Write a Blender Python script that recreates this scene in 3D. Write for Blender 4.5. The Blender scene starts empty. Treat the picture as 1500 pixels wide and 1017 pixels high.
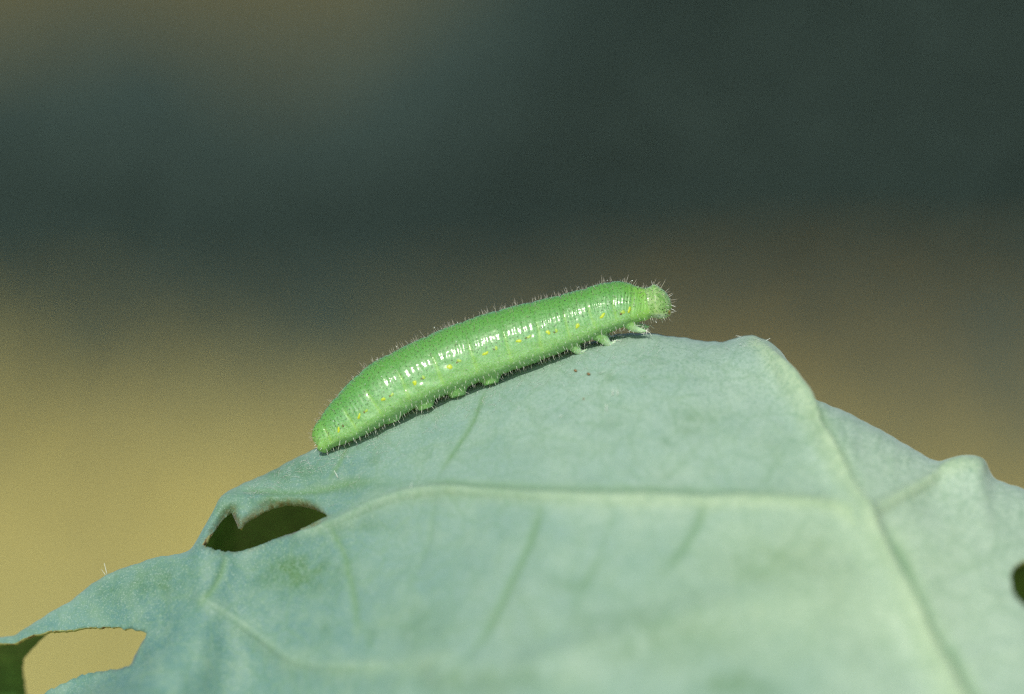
# A green caterpillar on a folded, chewed cabbage leaf.  1 Blender unit = 1 cm.
import bpy, math, random
import numpy as np
from mathutils import Vector
from mathutils.geometry import delaunay_2d_cdt
from mathutils.bvhtree import BVHTree

random.seed(7)
rng = np.random.default_rng(7)
sc = bpy.context.scene
col = sc.collection

# ------------------------------------------------------------------ camera
F = 36.0                      # focus distance (cm)
S = 8.0 / 1500.0              # cm per photo pixel in the focus plane
TH = math.radians(6.0)        # camera looks slightly down
LEAFH = 40.0                  # height of the focus plane's centre over the soil
CAM = np.array([0.0, -F * math.cos(TH), LEAFH + F * math.sin(TH)])
cd = bpy.data.cameras.new('camera')
cam = bpy.data.objects.new('camera', cd)
col.objects.link(cam)
cam.location = CAM
cam.rotation_euler = (math.pi / 2 - TH, 0, 0)
cd.sensor_width = 36.0
cd.lens = 36.0 * F / 8.0
cd.clip_start = 1.0
cd.clip_end = 200000.0
cd.dof.use_dof = True
cd.dof.focus_distance = F - 0.22
cd.dof.aperture_fstop = cd.lens * 1e-3 / 1.95      # 1.95 cm wide aperture
sc.camera = cam

# ------------------------------------------------------------------ light
SUN_AZ = math.radians(-167.0)    # compass bearing of the sun from +Y: behind the camera, a little left
SUN_EL = math.radians(40.0)
w = bpy.data.worlds.new('World')
sc.world = w
w.use_nodes = True
nt = w.node_tree
sky = nt.nodes.new('ShaderNodeTexSky')
sky.sky_type = 'NISHITA'
sky.sun_disc = False
sky.sun_elevation = SUN_EL
sky.sun_rotation = SUN_AZ
bg = nt.nodes['Background']
bg.inputs['Strength'].default_value = 0.12
nt.links.new(sky.outputs[0], bg.inputs['Color'])
sd = bpy.data.lights.new('sun', 'SUN')
sd.energy = 3.55
sd.angle = math.radians(0.5)
sd.color = (1.0, 0.94, 0.84)
sun = bpy.data.objects.new('sun', sd)
col.objects.link(sun)
to_sun = Vector((math.sin(SUN_AZ) * math.cos(SUN_EL), math.cos(SUN_AZ) * math.cos(SUN_EL), math.sin(SUN_EL)))
sun.rotation_euler = to_sun.to_track_quat('Z', 'Y').to_euler()
sun.location = (0, -20, 80)
vs = sc.view_settings
vs.view_transform = 'Standard'
vs.look = 'None'
vs.exposure = 0.0
vs.gamma = 1.0
sc.render.engine = 'CYCLES'
sc.cycles.use_denoising = False
sc.cycles.max_bounces = 8
sc.cycles.filter_width = 1.25


# ------------------------------------------------------------------ helpers
def W(p):
    """(x right, y up, d toward the camera) measured from the focus plane's centre -> world."""
    p = np.asarray(p, float)
    x, y, d = p[..., 0], p[..., 1], p[..., 2]
    c, s = math.cos(TH), math.sin(TH)
    return np.stack([x, -d * c + y * s, LEAFH + d * s + y * c], -1)


def P3(px, py, d):
    px, py, d = np.broadcast_arrays(np.asarray(px, float), np.asarray(py, float), np.asarray(d, float))
    k = (F - d) / F
    return np.stack([(px - 750.0) * S * k, (508.5 - py) * S * k, d], -1)


def mesh_obj(name, verts, faces, mats, parent=None, smooth=True, mat_idx=None, attrs=None):
    me = bpy.data.meshes.new(name)
    v = np.asarray(verts, float)
    if parent is not None:
        loc = ORIGIN.get(parent.name, np.zeros(3))
        v = v - loc
    me.from_pydata(v.tolist(), [], [list(map(int, f)) for f in faces] if not isinstance(faces, np.ndarray) else faces.tolist())
    for m in (mats if isinstance(mats, (list, tuple)) else [mats]):
        me.materials.append(m)
    if smooth:
        me.polygons.foreach_set('use_smooth', np.ones(len(me.polygons), bool))
    if mat_idx is not None:
        me.polygons.foreach_set('material_index', np.asarray(mat_idx, np.int32))
    for k, a in (attrs or {}).items():
        at = me.attributes.new(k, 'FLOAT', 'POINT')
        at.data.foreach_set('value', np.asarray(a, np.float32))
    me.update()
    o = bpy.data.objects.new(name, me)
    col.objects.link(o)
    if parent is not None:
        o.parent = parent
    return o


ORIGIN = {}


def thing(name, loc, label, cat, group=None):
    o = bpy.data.objects.new(name, None)
    col.objects.link(o)
    o.location = loc
    o.empty_display_size = 0.3
    ORIGIN[o.name] = np.asarray(loc, float)
    o['label'] = label
    o['category'] = cat
    if group:
        o['group'] = group
    return o


def sub_parent(o, parent):
    """o was built relative to parent's root; hang it under part `parent` (which sits at the same origin)."""
    o.parent = parent


def hashn(ix, iy, iz, seed):
    h = (ix * 374761393 + iy * 668265263 + iz * 2147483647 + seed * 974634777) & 0xFFFFFFFF
    h = ((h ^ (h >> 13)) * 1274126177) & 0xFFFFFFFF
    h = h ^ (h >> 16)
    return (h & 0xFFFF) / 65535.0 * 2 - 1


def vnoise(p, seed=0):
    p = np.asarray(p, float)
    i = np.floor(p).astype(np.int64)
    f = p - i
    f = f * f * (3 - 2 * f)
    r = 0
    for dx in (0, 1):
        for dy in (0, 1):
            for dz in (0, 1):
                wgt = (f[..., 0] if dx else 1 - f[..., 0]) * (f[..., 1] if dy else 1 - f[..., 1]) * (f[..., 2] if dz else 1 - f[..., 2])
                r = r + wgt * hashn(i[..., 0] + dx, i[..., 1] + dy, i[..., 2] + dz, seed)
    return r


def sstep(a, b, x):
    t = np.clip((x - a) / (b - a), 0, 1)
    return t * t * (3 - 2 * t)


def resample(pts, step):
    """Catmull-Rom through pts, then even spacing."""
    pts = np.asarray(pts, float)
    q = np.vstack([2 * pts[0] - pts[1], pts, 2 * pts[-1] - pts[-2]])
    out = []
    for i in range(1, len(q) - 2):
        p0, p1, p2, p3 = q[i - 1:i + 3]
        t = np.linspace(0, 1, 24, endpoint=False)[:, None]
        out.append(0.5 * ((2 * p1) + (-p0 + p2) * t + (2 * p0 - 5 * p1 + 4 * p2 - p3) * t ** 2 + (-p0 + 3 * p1 - 3 * p2 + p3) * t ** 3))
    out.append(pts[-1:])
    c = np.vstack(out)
    L = np.concatenate([[0], np.cumsum(np.linalg.norm(np.diff(c[:, :2], axis=0), axis=1))])
    n = max(3, int(L[-1] / step) + 1)
    u = np.linspace(0, L[-1], n)
    return np.stack([np.interp(u, L, c[:, k]) for k in range(c.shape[1])], -1)


def poly_dist(px, py, line):
    """distance, along-fraction and side (+ = right hand when walking the line, y down) of points to a polyline"""
    best = np.full(px.shape, 1e9)
    frac = np.zeros(px.shape)
    side = np.ones(px.shape)
    n = len(line) - 1
    for i in range(n):
        a, b = line[i, :2], line[i + 1, :2]
        e = b - a
        l2 = e @ e + 1e-9
        t = np.clip(((px - a[0]) * e[0] + (py - a[1]) * e[1]) / l2, 0, 1)
        dx, dy = px - a[0] - t * e[0], py - a[1] - t * e[1]
        dd = np.hypot(dx, dy)
        m = dd < best
        best = np.where(m, dd, best)
        frac = np.where(m, (i + t) / n, frac)
        side = np.where(m, np.sign(e[0] * (py - a[1]) - e[1] * (px - a[0]) + 1e-12), side)
    return best, frac, side


def in_poly(px, py, poly):
    inside = np.zeros(px.shape, bool)
    n = len(poly)
    j = n - 1
    for i in range(n):
        xi, yi = poly[i]
        xj, yj = poly[j]
        c = ((yi > py) != (yj > py)) & (px < (xj - xi) * (py - yi) / (yj - yi + 1e-12) + xi)
        inside ^= c
        j = i
    return inside


# ------------------------------------------------------------------ materials
class NG:
    def __init__(self, name):
        self.m = bpy.data.materials.new(name)
        self.m.use_nodes = True
        self.t = self.m.node_tree
        self.b = self.t.nodes['Principled BSDF']
        self.out = self.t.nodes['Material Output']

    def n(self, typ, **kw):
        nd = self.t.nodes.new(typ)
        for k, v in kw.items():
            setattr(nd, k, v)
        return nd

    def put(self, sock, v):
        if hasattr(v, 'is_output') or isinstance(v, bpy.types.NodeSocket):
            self.t.links.new(v, sock)
        else:
            sock.default_value = v

    def noise(self, scale, detail=3.0, rough=0.55, vec=None, out='Fac'):
        nd = self.n('ShaderNodeTexNoise')
        nd.inputs['Scale'].default_value = scale
        nd.inputs['Detail'].default_value = detail
        nd.inputs['Roughness'].default_value = rough
        self.put(nd.inputs['Vector'], vec if vec is not None else self.coord())
        return nd.outputs[out]

    def coord(self):
        if not hasattr(self, '_c'):
            self._c = self.n('ShaderNodeTexCoord').outputs['Object']
        return self._c

    def attr(self, name):
        a = self.n('ShaderNodeAttribute')
        a.attribute_name = name
        return a.outputs['Fac']

    def ramp(self, fac, stops, interp='LINEAR'):
        r = self.n('ShaderNodeValToRGB')
        cr = r.color_ramp
        cr.interpolation = interp
        while len(cr.elements) < len(stops):
            cr.elements.new(0.5)
        for e, (p, c) in zip(cr.elements, stops):
            e.position = p
            e.color = (*c, 1) if len(c) == 3 else c
        self.put(r.inputs[0], fac)
        return r.outputs[0]

    def mix(self, fac, a, b, mode='MIX'):
        m = self.n('ShaderNodeMix', data_type='RGBA', blend_type=mode)
        for k, v in ((0, fac), (6, a), (7, b)):
            if isinstance(v, tuple):
                v = (*v, 1) if len(v) == 3 else v
            self.put(m.inputs[k], v)
        return m.outputs[2]

    def math(self, op, a, b=0.0, c=0.0, clamp=False):
        m = self.n('ShaderNodeMath', operation=op, use_clamp=clamp)
        self.put(m.inputs[0], a)
        self.put(m.inputs[1], b)
        self.put(m.inputs[2], c)
        return m.outputs[0]

    def bump(self, height, strength, dist, normal=None):
        b = self.n('ShaderNodeBump')
        b.inputs['Strength'].default_value = strength
        b.inputs['Distance'].default_value = dist
        self.put(b.inputs['Height'], height)
        if normal is not None:
            self.put(b.inputs['Normal'], normal)
        return b.outputs[0]

    def set(self, **kw):
        for k, v in kw.items():
            s = self.b.inputs[k.replace('_', ' ')]
            if isinstance(v, tuple) and len(v) == 3 and s.type == 'RGBA':
                v = (*v, 1)
            self.put(s, v)
        return self


LEAF_SHADE1 = (0.072, 0.205, 0.192)  # dim bluish blade tones, shade of the left side put into the colour
LEAF_SHADE2 = (0.105, 0.258, 0.225)


def leaf_material(name, vein_tone=False):
    g = NG(name)
    big = g.noise(0.9, 4, 0.6)
    mid = g.noise(5.0, 4, 0.6)
    fine = g.noise(34.0, 4, 0.75)
    grain = g.noise(75.0, 2, 0.8)
    c = g.mix(g.ramp(big, [(0.35, (0, 0, 0)), (0.68, (1, 1, 1))]), LEAF_A, LEAF_B)
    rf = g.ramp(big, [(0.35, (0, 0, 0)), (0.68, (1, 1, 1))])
    c = g.mix(g.attr('margin_shade'), c, g.mix(rf, LEAF_SHADE1, LEAF_SHADE2))  # mixes in the painted shade of the margins
    c = g.mix(g.math('MULTIPLY', g.attr('pale'), 0.85), c, (0.455, 0.600, 0.455))  # lighter right side, its stronger light painted into the colour
    c = g.mix(g.math('MULTIPLY', g.ramp(mid, [(0.45, (0, 0, 0)), (0.75, (1, 1, 1))]), 0.45), c, LEAF_C)
    # rubbed wax shows the greener blade under the bloom
    st = g.math('MULTIPLY', g.attr('stain'), g.ramp(g.noise(7.0, 3, 0.6), [(0.36, (0.25, 0.25, 0.25)), (0.58, (1, 1, 1))]))
    c = g.mix(g.math('MULTIPLY', st, 1.1, clamp=True), c, LEAF_D)
    sp = g.ramp(g.noise(3.2, 2, 0.5), [(0.70, (0, 0, 0)), (0.78, (1, 1, 1))])
    c = g.mix(g.math('MULTIPLY', sp, 0.35), c, LEAF_D)
    # pale yellowish veins
    vn = g.attr('vein')
    c = g.mix(g.math('MULTIPLY', vn, 0.75, clamp=True), c, VEIN_C)
    gr = g.attr('groove')
    c = g.mix(g.math('MULTIPLY', gr, 1.1, clamp=True), c, GROOVE_C)
    # net of tiny veinlets, faintly paler
    wv = g.n('ShaderNodeMix', data_type='RGBA', blend_type='LINEAR_LIGHT')
    wv.inputs[0].default_value = 0.12
    g.put(wv.inputs[6], g.coord())
    g.put(wv.inputs[7], g.noise(2.5, 2, 0.5, out='Color'))
    vo = g.n('ShaderNodeTexVoronoi', feature='DISTANCE_TO_EDGE')
    vo.inputs['Scale'].default_value = 3.4
    g.put(vo.inputs['Vector'], wv.outputs[2])
    vo2 = g.n('ShaderNodeTexVoronoi', feature='DISTANCE_TO_EDGE')
    vo2.inputs['Scale'].default_value = 9.0
    g.put(vo2.inputs['Vector'], wv.outputs[2])
    net = g.math('ADD', g.math('MULTIPLY', g.ramp(vo.outputs['Distance'], [(0.0, (1, 1, 1)), (0.07, (0, 0, 0))]), 0.22), g.math('MULTIPLY', g.ramp(vo2.outputs['Distance'], [(0.0, (1, 1, 1)), (0.08, (0, 0, 0))]), 0.10))
    c = g.mix(net, c, GROOVE_C)
    sc_ = g.math('MULTIPLY', g.attr('scar'), g.ramp(g.noise(18.0, 3, 0.7), [(0.36, (0, 0, 0)), (0.56, (1, 1, 1))]))
    c = g.mix(sc_, c, (0.17, 0.15, 0.05))
    # fine mealy speckle of the wax
    c = g.mix(g.ramp(fine, [(0.32, (0.75, 0.75, 0.75)), (0.54, (0, 0, 0))]), c, (0.16, 0.31, 0.20))
    c = g.mix(g.math('MULTIPLY', g.ramp(grain, [(0.54, (0, 0, 0)), (0.70, (1, 1, 1))]), 0.4), c, (0.50, 0.64, 0.56))
    nb = g.bump(fine, 0.16, 0.012)
    nb = g.bump(grain, 0.30, 0.004, nb)
    nb = g.bump(mid, 0.18, 0.05, nb)
    g.set(Base_Color=c, Roughness=0.55, Specular_IOR_Level=0.35, Normal=nb, Sheen_Weight=0.15, Sheen_Roughness=0.5)
    tr = g.n('ShaderNodeBsdfTranslucent')
    tr.inputs['Color'].default_value = (0.10, 0.30, 0.03, 1)
    mx = g.n('ShaderNodeMixShader')
    mx.inputs[0].default_value = 0.16
    g.t.links.new(g.b.outputs[0], mx.inputs[1])
    g.t.links.new(tr.outputs[0], mx.inputs[2])
    g.t.links.new(mx.outputs[0], g.out.inputs['Surface'])
    return g.m


LEAF_A = (0.235, 0.385, 0.315)
LEAF_B = (0.345, 0.490, 0.385)
LEAF_C = (0.300, 0.445, 0.305)
LEAF_D = (0.072, 0.185, 0.068)
VEIN_C = (0.46, 0.61, 0.31)
GROOVE_C = (0.13, 0.27, 0.12)
M_leaf = leaf_material('waxy_leaf')

g = NG('bitten_edge')
c = g.ramp(g.noise(22.0, 3, 0.7), [(0.35, (0.10, 0.06, 0.025)), (0.5, (0.34, 0.36, 0.14)), (0.7, (0.30, 0.40, 0.20))])
g.set(Base_Color=c, Roughness=0.8, Normal=g.bump(g.noise(60.0), 0.5, 0.01))
M_edge = g.m

g = NG('leaf_inner_side')
c = g.ramp(g.noise(4.0, 3), [(0.35, (0.028, 0.11, 0.020)), (0.7, (0.062, 0.18, 0.038))])
g.set(Base_Color=c, Roughness=0.45, Normal=g.bump(g.noise(30.0), 0.2, 0.01))
tr = g.n('ShaderNodeBsdfTranslucent')
tr.inputs['Color'].default_value = (0.10, 0.30, 0.03, 1)
mx = g.n('ShaderNodeMixShader')
mx.inputs[0].default_value = 0.16
g.t.links.new(g.b.outputs[0], mx.inputs[1])
g.t.links.new(tr.outputs[0], mx.inputs[2])
g.t.links.new(mx.outputs[0], g.out.inputs['Surface'])
M_inner = g.m

# ------------------------------------------------------------------ background: soil, dry grass, dark row of plants
g = NG('garden_soil')
co = g.n('ShaderNodeTexCoord').outputs['Object']
sep = g.n('ShaderNodeSeparateXYZ')
g.put(sep.inputs[0], co)
wob = g.noise(0.012, 3, 0.6, vec=co)
yy = g.math('ADD', sep.outputs[1], g.math('MULTIPLY', g.math('SUBTRACT', wob, 0.5), 90.0))
yy = g.math('ADD', yy, g.math('MULTIPLY', sep.outputs[0], 0.5))
t01 = g.math('DIVIDE', yy, 1000.0, clamp=True)
band = g.ramp(t01, [(0.10, (0.51, 0.465, 0.155)), (0.20, (0.455, 0.41, 0.138)), (0.31, (0.38, 0.31, 0.095)), (0.42, (0.28, 0.205, 0.070)), (0.55, (0.145, 0.115, 0.030)), (0.9, (0.145, 0.115, 0.030))])
cl = g.ramp(g.noise(0.35, 5, 0.7, vec=co), [(0.3, (0.85, 0.85, 0.85)), (0.7, (1.08, 1.08, 1.08))])
g.set(Base_Color=g.mix(1.0, band, cl, 'MULTIPLY'), Roughness=0.95, Specular_IOR_Level=0.1, Normal=g.bump(g.noise(0.8, 5, 0.7, vec=co), 0.3, 1.5))
ground = mesh_obj('ground', [(-90000, -90000, 0), (90000, -90000, 0), (90000, 90000, 0), (-90000, 90000, 0)], [(0, 1, 2, 3)], g.m, smooth=False)
ground['kind'] = 'structure'
ground['label'] = 'tan sunlit garden soil and straw far behind the leaf, out of focus'

g = NG('dry_grass_blade')
g.set(Base_Color=g.ramp(g.noise(0.05, 3), [(0.3, (0.47, 0.43, 0.14)), (0.7, (0.54, 0.50, 0.17))]), Roughness=0.8, Specular_IOR_Level=0.2)
N = 4500
bx = rng.uniform(-170, 170, N)
by = 60 + 330 * rng.random(N) ** 0.8
keep = rng.random(N) < np.clip(1.2 - (by - 60) / 230 - bx / 150, 0.0, 1)
bx, by = bx[keep], by[keep]
N = len(bx)
hh = rng.uniform(2.5, 8.0, N)
az = rng.uniform(0, 2 * np.pi, N)
ln = rng.uniform(0.2, 1.3, N) * hh
ww = rng.uniform(0.25, 0.6, N)
wa = az + np.pi / 2
v0 = np.stack([bx - ww * np.cos(wa), by - ww * np.sin(wa), np.full(N, -0.3)], -1)
v1 = np.stack([bx + ww * np.cos(wa), by + ww * np.sin(wa), np.full(N, -0.3)], -1)
vm = np.stack([bx + 0.35 * ln * np.cos(az), by + 0.35 * ln * np.sin(az), 0.65 * hh], -1)
v2 = np.stack([bx + ln * np.cos(az), by + ln * np.sin(az), hh], -1)
wv = np.stack([0.7 * ww * np.cos(wa), 0.7 * ww * np.sin(wa), 0 * ww], -1)
vv = np.stack([v0, v1, vm + wv, vm - wv, v2], 1).reshape(-1, 3)
b5 = np.arange(N) * 5
fa = [tuple(x) for x in np.stack([b5, b5 + 1, b5 + 2, b5 + 3], -1)] + [tuple(x) for x in np.stack([b5 + 3, b5 + 2, b5 + 4], -1)]
dg = mesh_obj('dry_grass', vv, fa, g.m, smooth=False)
dg['kind'] = 'stuff'
dg['label'] = 'blurred pale straw of dry grass on the soil behind the leaf'
dg['category'] = 'grass'

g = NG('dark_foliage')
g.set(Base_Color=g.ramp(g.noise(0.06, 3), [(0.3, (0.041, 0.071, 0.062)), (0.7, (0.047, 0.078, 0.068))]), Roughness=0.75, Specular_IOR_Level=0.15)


def veg_top(x, y):
    return 24 + 34 * sstep(-18, 26, x + 0.10 * (y - 400)) + 4 * np.sin(x * 0.11) + 3 * np.sin(x * 0.31 + 1)


N = 60000
bx = rng.uniform(-330, 330, N)
by = 383 + 34 * sstep(-30, 35, bx) + 130 * rng.random(N) ** 1.25
bz = rng.random(N) ** 0.9 * veg_top(bx, by)
nf = 800
by[:nf] = 262 + 105 * rng.random(nf) ** 0.55
bz[:nf] = rng.random(nf) * (1.5 + 5.0 * (by[:nf] - 262) / 105)
ctr = np.stack([bx, by, bz], -1)
nrm = 0.55 * rng.normal(size=(N, 3)) + np.array([-0.2, -1.0, 0.9])
nrm /= np.linalg.norm(nrm, axis=1)[:, None]
ax = np.cross(nrm, rng.normal(size=(N, 3)))
ax /= np.linalg.norm(ax, axis=1)[:, None]
ay = np.cross(nrm, ax)
sz = rng.uniform(2.0, 4.5, N)[:, None]
vv = np.stack([ctr - ax * sz, ctr - ay * sz * 0.45 + nrm * 0.4, ctr + ax * sz, ctr + ay * sz * 0.45 + nrm * 0.4], 1).reshape(-1, 3)
b4 = np.arange(N) * 4
fa = np.stack([b4, b4 + 1, b4 + 2, b4 + 3], -1)
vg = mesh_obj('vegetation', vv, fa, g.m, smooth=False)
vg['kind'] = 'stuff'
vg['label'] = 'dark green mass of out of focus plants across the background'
vg['category'] = 'vegetation'

# ------------------------------------------------------------------ the leaf's surface
CREST = np.array([(-320, 830), (-220, 836), (-130, 850), (-75, 878), (-35, 912), (-8, 934), (22, 931), (70, 899), (100, 883), (130, 859), (159, 840), (185, 831),
    (222, 818), (262, 811), (278, 808), (289, 790), (308, 755), (326, 729), (341, 716), (358, 707), (374, 702), (408, 684.5), (445, 665), (467, 655),
    (500, 640), (550, 617), (600, 596), (623, 587), (670, 568), (720, 550), (770, 533), (820, 516), (860, 503), (900, 491), (924, 488), (952, 488.5),
    (992, 494), (1032, 500), (1060, 502), (1076, 495), (1100, 491), (1124, 498), (1140, 510), (1156, 532), (1172, 556), (1188, 580), (1196, 586),
    (1232, 600), (1272, 620), (1312, 642), (1348, 664), (1376, 680), (1388, 679), (1404, 673), (1432, 673), (1444, 684), (1454, 699), (1476, 709), (1500, 716),
    (1560, 742), (1650, 800), (1780, 900)], float)
_gx = np.arange(-320, 1781, 1.0)
_cy = np.interp(_gx, CREST[:, 0], CREST[:, 1])
_k = np.exp(-0.5 * (np.arange(-12, 13) / 3.5) ** 2)
_k /= _k.sum()
_cy = np.convolve(np.pad(_cy, 12, mode='edge'), _k, 'valid')
_cy += 0.5 * np.sin(_gx * 0.13) + 0.4 * np.sin(_gx * 0.31 + 1)
_D0 = np.array([(-320, -1.2), (-120, -0.75), (-60, -0.45), (-10, -0.12), (60, 0.05), (150, 0.08), (230, 0.2), (285, 0.33), (345, 0.0), (1120, 0.0), (1150, 0.15), (1200, 0.40), (1360, 0.42), (1420, 0.50), (1500, 0.50), (1780, 0.65)])
_d0 = np.interp(_gx, _D0[:, 0], _D0[:, 1])
_k2 = np.exp(-0.5 * (np.arange(-40, 41) / 14.0) ** 2)
_k2 /= _k2.sum()
_d0 = np.convolve(np.pad(_d0, 40, mode='edge'), _k2, 'valid')
_g = np.interp(_gx, [-320, 40, 240, 300, 345, 520, 800, 1800], [0.28, 0.28, 0.32, 0.42, 0.48, 0.66, 0.97, 1.05])
_k3 = np.exp(-0.5 * (np.arange(-150, 151) / 75.0) ** 2)
_k3 /= _k3.sum()
_cs = np.convolve(np.pad(_cy, 150, mode='edge'), _k3, 'valid')
_d0s = np.convolve(np.pad(_d0, 150, mode='edge'), _k3, 'valid')
QP = 700.0
Q = QP * S
KF, RF, KB = 0.76, 0.46, 0.55


def crest(px):
    return np.interp(px, _gx, _cy)


CREASE = resample([(336, 806), (322, 845), (300, 880), (255, 918), (215, 945), (195, 972), (150, 1005), (60, 1060), (-60, 1150)], 10)
# traced veins: points, half width (px) start/end, blade swelling, strip height (cm), tint
HOLE_A = [(297, 799), (305, 785), (315, 770), (326, 756), (334, 749), (341, 745.6), (343, 751), (346, 758), (348, 768), (351, 769), (358, 762), (367, 756), (376, 751), (385, 746), (397, 742), (408, 740), (422, 738), (437, 738),
          (450, 740), (463, 745), (474, 751), (482, 758), (473, 763), (460, 768), (441, 772), (425, 779), (408, 786), (390, 794), (371, 801), (356, 806), (341, 808.6), (328, 809), (315, 807), (303, 803)]
HOLE_LINE = np.array(HOLE_A + HOLE_A[:1], float)
VEINS = [
    dict(kind='midrib', p=[(1106, 499), (1118, 508), (1137, 532), (1160, 570), (1192, 624), (1230, 692), (1256, 748), (1284, 800), (1308, 852), (1355, 940), (1395, 1017), (1450, 1120), (1530, 1290)], w=(12, 36), h=0.110, s=0.030, tint=0.7),
    dict(kind='vein', p=[(1250, 768), (1225, 750), (1190, 742), (1100, 735), (950, 734), (800, 729), (700, 722), (620, 724), (560, 738), (500, 762), (440, 782)], w=(17, 9), h=0.040, s=0.020, tint=0.78, fade=0.65),
    dict(kind='vein', p=[(1268, 758), (1300, 738), (1340, 716), (1385, 692), (1412, 682), (1434, 680)], w=(15, 10), h=0.046, s=0.026, tint=0.6),
    dict(kind='vein', p=[(300, 878), (340, 905), (385, 935), (445, 972), (560, 975), (655, 966)], w=(10, 15), h=0.030, s=0.008, tint=0.26),
    dict(kind='vein', p=[(1330, 905), (1230, 868), (1120, 880), (1000, 905), (880, 945), (760, 985), (650, 985)], w=(22, 14), h=0.035, s=0.0, tint=0.12),
    dict(kind='vein', p=[(1392, 985), (1440, 968), (1500, 955), (1600, 950)], w=(16, 12), h=0.02, s=0.0, tint=0.15),
]
for v in VEINS:
    v['line'] = resample(v['p'], 9.0)
GROOVES = [  # thin sunken veinlets, and creases with painted shadow beside the midrib: points, half width px, depth cm, darkness
    ([(712, 566), (702, 592), (690, 620), (668, 655), (650, 688), (636, 718)], 3.5, 0.007, 0.85),
    ([(512, 646), (500, 672), (490, 690), (478, 710)], 3.0, 0.006, 0.8),
    ([(482, 762), (488, 782), (502, 808), (510, 838), (520, 880), (526, 950)], 5.0, 0.010, 0.75),
    ([(794, 735), (790, 758), (776, 800), (748, 862), (735, 890), (705, 940), (672, 985)], 6.0, 0.012, 0.75),
    ([(1036, 736), (1026, 758), (1008, 790), (985, 822), (960, 850)], 6.0, 0.010, 0.65),
    ([(332, 812), (322, 845), (306, 872), (280, 900)], 5.0, 0.014, 0.75),
    ([(345, 720), (380, 722), (420, 724), (470, 716), (520, 706), (590, 712)], 6.0, 0.018, 0.85),
    ([(600, 706), (680, 714), (760, 718), (860, 722), (1000, 722), (1120, 724), (1200, 732)], 6.0, 0.016, 0.7),
    ([(870, 545), (960, 555), (1070, 552)], 3.0, 0.004, 0.22),
    ([(1180, 575), (1208, 618), (1232, 660), (1252, 700), (1270, 738)], 6.5, 0.045, 0.7),  # crease right of the midrib; the rib's shadow is tinted in
    ([(1290, 764), (1316, 806), (1338, 856), (1364, 913), (1394, 960), (1420, 1010), (1470, 1110)], 10.0, 0.055, 0.7),  # same crease further down, rib shadow painted as dark colour
    ([(1425, 664), (1440, 684), (1450, 702)], 4.0, 0.010, 0.6),
    ([(950, 732), (985, 690), (1035, 640), (1060, 620)], 3.5, 0.004, 0.25),
    ([(1100, 733), (1128, 692), (1160, 655)], 3.5, 0.004, 0.25),
    ([(900, 736), (884, 800), (850, 870), (835, 930)], 4.5, 0.006, 0.28),
    ([(640, 728), (628, 790), (604, 850), (590, 900)], 4.5, 0.006, 0.28),
    ([(748, 862), (780, 905), (800, 960)], 4.5, 0.006, 0.25),
    ([(985, 822), (1010, 860), (1040, 890)], 4.5, 0.006, 0.22),
    ([(1330, 870), (1400, 840), (1470, 800), (1520, 790)], 5.0, 0.006, 0.22),
    ([(1195, 640), (1150, 660), (1110, 700)], 3.5, 0.004, 0.2),
]
GLINES = [(resample(p, 7.0), ww_, dd_, kk_) for p, ww_, dd_, kk_ in GROOVES]
STAINS = [  # rubbed greener places: x, y, rx, ry, amount
    (435, 838, 75, 38, 1.0), (230, 855, 62, 26, 0.8), (170, 866, 40, 20, 0.5), (1030, 618, 55, 22, 0.55), (975, 650, 14, 9, 0.6), (900, 620, 40, 14, 0.3),
    (850, 850, 60, 26, 0.45), (1130, 830, 80, 45, 0.55), (960, 930, 160, 60, 0.55), (1080, 1005, 70, 24, 0.8), (1310, 825, 22, 12, 0.6), (1200, 800, 22, 12, 0.5),
    (480, 925, 10, 12, 0.8), (620, 915, 60, 40, 0.4), (420, 690, 70, 26, 0.7), (480, 715, 110, 12, 0.6), (420, 735, 60, 8, 0.9), (1180, 618, 14, 20, 0.6), (1160, 560, 10, 16, 0.4),
    (330, 745, 24, 24, 0.8), (520, 770, 60, 10, 0.5), (700, 1000, 200, 20, 0.4), (1130, 650, 40, 30, 0.2), (800, 660, 120, 18, 0.15), (660, 730, 90, 10, 0.3)]


def base(px, t):
    py = crest(px) + QP * t * t
    d0 = np.interp(px, _gx, _d0)
    # away from the crest the slope follows the smoothed crest, so that bumps of the edge do not run down as flutes
    qe = QP * t * t + (crest(px) - np.interp(px, _gx, _cs)) * sstep(10, 110, QP * t * t) * sstep(345, 420, px)
    te = np.sign(t) * np.sqrt(np.maximum(qe, 0) / QP)
    te = np.where(t > 0, te, t)
    d0 = d0 + (np.interp(px, _gx, _d0s) - d0) * np.where(t > 0, sstep(10, 120, QP * t * t), 0) * sstep(600, 700, px)
    core = te * np.sqrt(np.where(t > 0, KF, KB) ** 2 * Q * Q * te * te + 2 * RF * Q)
    core = np.where(t > 0, core * np.interp(px, _gx, _g), core)
    d = d0 + core
    return P3(px, py, d), py, d


def extra(px, py, t):
    """the panel below the crease at lower left comes forward"""
    dd, fr, sd_ = poly_dist(px, py, CREASE)
    s = dd * sd_                       # + on the strip side
    a = 1.15 * sstep(330, 130, px)
    return np.where(t > 0, a * sstep(25, -95, s), 0.0) * sstep(0, 0.12, t) * sstep(800, 880, py)


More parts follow.
